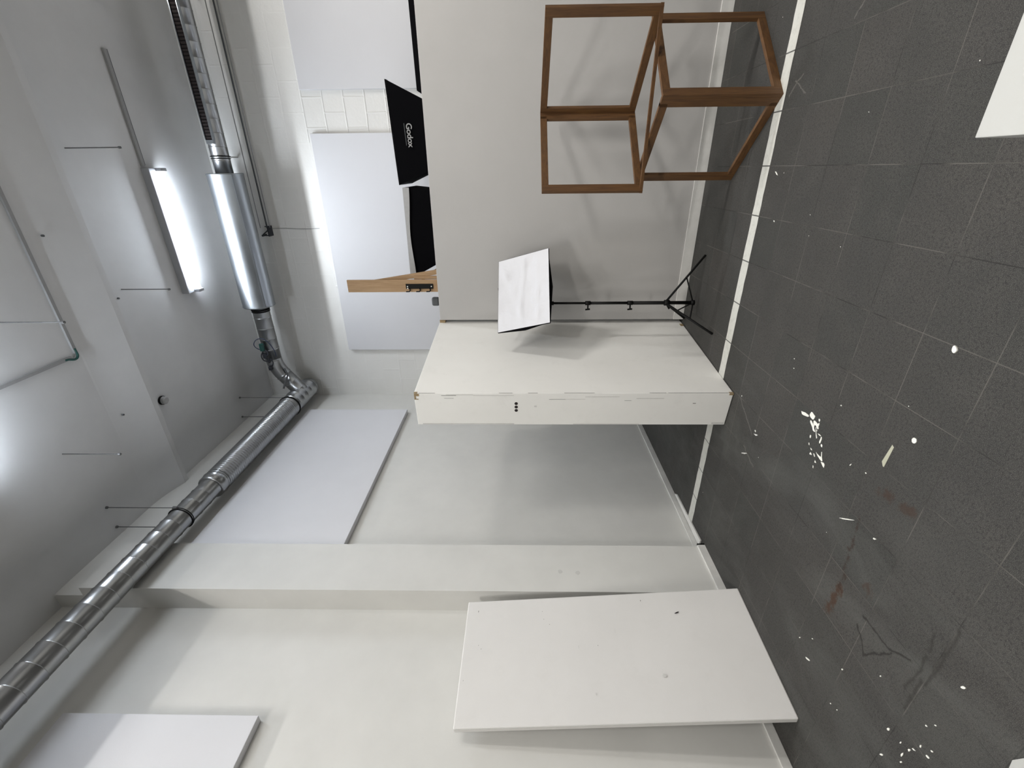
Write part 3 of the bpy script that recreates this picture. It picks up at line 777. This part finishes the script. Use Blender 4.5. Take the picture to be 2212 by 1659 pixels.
# ceiling conduit with green bend
cd = empty('ceiling_conduit', (-1.34, 3.32, ZC)); tag(cd, 'grey ceiling conduit turning a corner with a green cable bend', 'conduit')
bm = BM(); boxmm(bm, (.02, -.013, -.018), (5, .013, .003)); obj('channel', bm, M['conduit'], cd)
bm = BM(); boxmm(bm, (-.013, -3.4, -.018), (.013, -.05, .003)); obj('channel', bm, M['conduit'], cd)
bm = BM(); add_sweep(bm, curve_pts([(.06, .0, -.014), (.0, -.0, -.018), (-.022, -.03, -.018), (-.005, -.08, -.016), (0, -.11, -.014)]), .009, 8); obj('green_cable', bm, M['green'], cd, smooth=True)
for (x, y, lab) in (((124, 545, 0),)*0 or ((-.42, 3.46, 'small dark screw in ceiling beam above the conduit'), (-1.02, 3.90, 'small dark screw in ceiling by the hanging rod tip'), (-1.98, 3.46, 'small dark screw in ceiling near the detector'))):
    zt = ZC - (max(0, (y-3.36)/.36*.085) if y < 3.72 else 0)
    bm = BM(); add_sweep(bm, [(x, y, zt+.004), (x, y, zt-.012)], .009, 8); tag(obj('ceiling_screw', bm, M['grey']), lab, 'screw', 'screws in the ceiling')

# ------------------------------------------------------------------ things on the floor
bm = BM()
nx = 160; x0, x1 = -2.93, 5.9; rr2 = random.Random(5); lo, hi = [], []
for i in range(nx+1):
    x = x0+(x1-x0)*i/nx
    lo.append(bm.verts.new((x, 3.098+rr2.uniform(-.0025, .0025), .0016))); hi.append(bm.verts.new((x, 3.190+rr2.uniform(-.0025, .0025), .0016)))
for i in range(nx): bm.faces.new((lo[i], lo[i+1], hi[i+1], hi[i]))
tag(obj('floor_line', bm, M['tape']), 'long worn white tape line running across the dark tiled floor', 'tape line')
bm = BM(); add_prism(bm, [(-2.945, 2.872), (-2.880, 2.872), (-2.905, 3.50), (-2.935, 3.545)], 0, .014)
tag(obj('batten', bm, M['base'], bevel=.002), 'thin white strip lying on floor against the left baseboard', 'strip')
# white plinth at the right edge
pl_ = empty('plinth', (.055, .0, 0)); tag(pl_, 'white plinth with smooth top at right edge of view, nearest the camera', 'plinth')
bm = BM(); boxmm(bm, (0, .35, 0), (.75, 1.191, .499)); obj('body', bm, M['plinth'], pl_, bevel=.002)
# foam sheet corner
fsb = BM(); add_prism(fsb, [(-1.62, .745), (-1.60, .40), (-2.1, .35), (-2.14, .69), (-1.68, .765)], 0, .012)
tag(obj('white_sheet', fsb, M['plinth']), 'corner of a white sheet on the floor at the lower right corner of view', 'sheet')

# flakes, chips and tape scraps
def flake(name, cx_, cy_, L, Wd, ang, label, cat, group, mat='chip', n=9, h=.0025, jit=.45):
    bm = BM(); vs = []
    for k in range(n):
        a = 2*PI*k/n; q = 1-jit*rr.random()
        x = math.cos(a)*L/2*q; y = math.sin(a)*Wd/2*q
        vs.append((x*math.cos(ang)-y*math.sin(ang), x*math.sin(ang)+y*math.cos(ang)))
    add_prism(bm, vs, 0, h)
    o = obj(name, bm, M[mat]); o.location = (cx_, cy_, .0004); tag(o, label, cat, group); return o
# splattered paint patch: one dried splash
bm = BM()
SPLASH = [[(-1.2162, 2.1672), (-1.2064, 2.1335), (-1.2052, 2.1034), (-1.2114, 2.0984), (-1.218, 2.1074), (-1.2268, 2.1411), (-1.2277, 2.1547)], [(-1.1774, 2.0902), (-1.1767, 2.0793), (-1.1809, 2.0688), (-1.1838, 2.0545), (-1.1928, 2.0547), (-1.2059, 2.0581), (-1.2104, 2.0657), (-1.2072, 2.0857), (-1.2007, 2.0956), (-1.1889, 2.0946)], [(-1.2224, 2.0784), (-1.2196, 2.0698), (-1.2262, 2.0581), (-1.237, 2.0386), (-1.2463, 2.0354), (-1.2584, 2.0186), (-1.262, 2.0265), (-1.26, 2.0392), (-1.2481, 2.0495), (-1.2393, 2.065), (-1.2307, 2.0771)], [(-1.2106, 2.0545), (-1.2061, 2.047), (-1.2071, 2.0336), (-1.2105, 2.0206), (-1.1983, 2.0113), (-1.2091, 2.0074), (-1.2195, 2.0099), (-1.2286, 2.003), (-1.2363, 2.0082), (-1.2298, 2.0195), (-1.2252, 2.0281), (-1.227, 2.0369), (-1.2376, 2.0396), (-1.226, 2.0503)], [(-1.1815, 2.0238), (-1.1789, 2.0157), (-1.1852, 2.0114), (-1.1948, 2.0143), (-1.1892, 2.022)], [(-1.2338, 2.0259), (-1.2319, 2.023), (-1.2625, 2.007), (-1.2784, 1.993), (-1.2849, 1.9962), (-1.2712, 2.0066)], [(-1.2546, 1.9981), (-1.2515, 1.9839), (-1.2529, 1.9707), (-1.2566, 1.9751), (-1.2576, 1.9872)], [(-1.2563, 1.9691), (-1.2567, 1.9627), (-1.2678, 1.9592), (-1.291, 1.9604), (-1.2947, 1.9661), (-1.2862, 1.9703), (-1.2713, 1.9681)], [(-1.2888, 1.9503), (-1.2902, 1.9423), (-1.3016, 1.9392), (-1.3023, 1.9469), (-1.2953, 1.9534)], [(-1.3547, 2.0147), (-1.3542, 2.007), (-1.3596, 1.9978), (-1.3626, 2.0056)], [(-1.2943, 2.0465), (-1.2921, 2.0395), (-1.3034, 2.0355), (-1.3101, 2.0388), (-1.3068, 2.0445)], [(-1.3384, 2.0393), (-1.3368, 2.0334), (-1.3474, 2.0283), (-1.3483, 2.0332)], [(-1.3759, 2.0045), (-1.3777, 1.997), (-1.3838, 1.9888), (-1.3882, 1.9986), (-1.3899, 2.0078)], [(-1.3675, 1.9822), (-1.3669, 1.9747), (-1.3781, 1.9641), (-1.3798, 1.9698)], [(-1.3506, 1.9678), (-1.3525, 1.9572), (-1.353, 1.9349), (-1.3516, 1.9232), (-1.3262, 1.9323), (-1.3223, 1.9299), (-1.3484, 1.9186), (-1.3644, 1.9059), (-1.3687, 1.9119), (-1.3667, 1.9283), (-1.3613, 1.9467)], [(-1.3744, 1.9153), (-1.3698, 1.9052), (-1.366, 1.8936), (-1.3718, 1.8847), (-1.3886, 1.8827), (-1.3865, 1.8922), (-1.3806, 1.903)], [(-1.3938, 1.9566), (-1.3966, 1.9475), (-1.4025, 1.9427), (-1.4059, 1.954)], [(-1.428, 1.9583), (-1.4286, 1.9528), (-1.4402, 1.9492), (-1.4392, 1.9542)], [(-1.2548, 2.0235), (-1.2528, 2.0168), (-1.2406, 2.008), (-1.2473, 2.0079)]]
for pts in SPLASH: add_prism(bm, pts, .0004, .002)
tag(obj('paint_splash', bm, M['chip']), 'large ragged splash of dried white paint on the dark floor', 'paint splash', kind='thing')
bm = BM(); add_prism(bm, [(-1.0488, 1.5825), (-1.0521, 1.5765), (-1.0538, 1.5709), (-1.1591, 1.5778), (-1.1584, 1.5846), (-1.1423, 1.5966), (-1.1253, 1.5941)], .0004, .0011)
tag(obj('tape_scrap', bm, M['masking']), 'straight beige masking tape scrap stuck on floor beside the paint splash', 'tape scrap')
flake('paint_drop', -.976, 1.502, .024, .022, 0, 'round white paint drop on floor just right of the tape scrap', 'paint drop', 'white flecks on the floor', n=12, jit=.1)
flake('plaster_lump', -.592, 1.505, .030, .022, .4, 'pale lump on floor alone to the right of the tape scrap', 'lump', None, n=10, h=.005, jit=.3)
flake('paint_smear', -1.512, 1.647, .11, .007, -.93, 'thin white paint smear on floor left of the tape scrap', 'paint smear', None, n=14, jit=.5)
flake('paint_smear', -1.590, 2.515, .06, .014, -1.3, 'hazy white paint smear on floor below the box wall, upper one', 'paint smear', None, 'mark', n=12, jit=.5)
flake('paint_smear', -1.785, 2.585, .10, .010, -1.0, 'hazy white paint smear on floor left of the box wall foot', 'paint smear', None, 'mark', n=12, jit=.5)
GR = 'white flecks on the floor'
flecks = [(-1.443, 2.789, .014, .010, 'white fleck on floor right at the foot of the box wall'), (-1.242, 1.646, .008, .010, 'tiny white fleck between splash and tape scrap'), (-1.264, 1.738, .022, .006, 'sliver of white paint above the tape scrap'),
 (-2.396, 1.54, .050, .012, 'long white chip on floor beside the leaning board'), (-1.471, 1.481, .022, .010, 'white fleck on floor beside the rust stain'), (-2.185, 1.354, .016, .008, 'small white chip on floor near the cracked tile'),
 (-1.648, .963, .030, .013, 'white chip on floor beyond the cracked tile'), (-2.278, 1.05, .030, .010, 'curved white chip at lower end of floor, leftmost of cluster'), (-2.155, .995, .034, .010, 'white chip in the cluster near the picture bottom'),
 (-2.10, .985, .020, .010, 'second white chip in the cluster near the picture bottom'), (-2.075, .975, .020, .007, 'third white chip in the cluster near the picture bottom'), (-2.027, .964, .022, .008, 'right end chip of the cluster near the picture bottom'),
 (-2.029, .930, .018, .014, 'round chip below the cluster near the picture bottom'), (-1.99, .93, .014, .008, 'small round chip right of the bottom cluster'), (-2.139, 1.078, .030, .012, 'white chip above the cluster near the picture bottom'),
 (-2.12, 1.02, .016, .006, 'tiny chip inside the bottom cluster'), (-2.19, .985, .020, .007, 'thin chip left within the bottom cluster'), (-.038, 2.997, .010, .06, 'small white sliver on floor left of the cube frames'), (-.30, 2.9, .012, .020, 'fleck beside the white tape line'),
 (-2.356, 1.634, .018, .008, 'white chip on floor close to the leaning board corner'), (-1.929, .985, .012, .008, 'left of two tiny flecks near the picture bottom'), (-1.885, .964, .012, .006, 'right of two tiny flecks near the picture bottom'),
 (-1.042, 1.912, .010, .009, 'lone tiny fleck right of the paint splash'), (-.98, 2.35, .007, .009, 'upper of two tiny flecks above the splash'), (-1.03, 2.33, .007, .009, 'lower of two tiny flecks above the splash'),
 (-1.57, 2.53, .014, .022, 'hazy fleck on floor near the box wall'), (-2.42, 1.33, .010, .008, 'tiny fleck at the leaning board foot'), (-2.40, 1.29, .010, .006, 'tiny fleck under the leaning board corner'), (-1.98, 1.20, .012, .007, 'tiny fleck on the cracked tile edge'), (-2.26, 1.56, .012, .007, 'tiny fleck beside the long white chip')]
for (x, y, L, Wd, lab) in flecks:
    flake('paint_chip', x, y, L*.9, Wd*.9, rr.uniform(-.6, .6)-.5, lab, 'paint chip', GR)
for (px_, py_) in [(rr.uniform(-2.5, 1.6), rr.uniform(1.1, 3.6)) for _ in range(16)]:
    if -1.85 < px_ < -1.4 and py_ > 2.85: continue
    flake('dust_speck', px_, py_, .006, .004, rr.uniform(0, 3), 'tiny pale dust speck on the dark floor', 'speck', 'dust specks on the floor', n=6, h=.001)

# ------------------------------------------------------------------ camera
yaw, pit, rol, F = math.radians(25.81298), math.radians(1.10892), math.radians(-.06223), 959.10
fwd = V((-math.sin(yaw)*math.cos(pit), math.cos(yaw)*math.cos(pit), math.sin(pit)))
r0 = V((math.cos(yaw), math.sin(yaw), 0)); u0 = r0.cross(fwd)
rgt = r0*math.cos(rol)+u0*math.sin(rol); upv = -r0*math.sin(rol)+u0*math.cos(rol)
cam = bpy.data.cameras.new('camera'); co = bpy.data.objects.new('camera', cam); COL.objects.link(co)
mw = Matrix((-upv, rgt, -fwd)).transposed().to_4x4(); mw.translation = V((0, 0, 1.55)); co.matrix_world = mw
cam.sensor_fit = 'HORIZONTAL'; cam.sensor_width = 36; cam.lens = 36*F/2212; cam.clip_start = .02
SC.camera = co

# ------------------------------------------------------------------ world and colour
w = bpy.data.worlds.new('world'); SC.world = w; w.use_nodes = True
w.node_tree.nodes['Background'].inputs[0].default_value = (.8, .85, 1, 1); w.node_tree.nodes['Background'].inputs[1].default_value = .3
SC.view_settings.view_transform = 'Standard'; SC.view_settings.look = 'None'
SC.view_settings.exposure = .93
SC.cycles.use_denoising = True
SC.cycles.max_bounces = 5; SC.cycles.diffuse_bounces = 3; SC.cycles.glossy_bounces = 3
SC.cycles.use_adaptive_sampling = True; SC.cycles.adaptive_threshold = .05
SC.cycles.sample_clamp_indirect = 6
SC.cycles.caustics_reflective = False
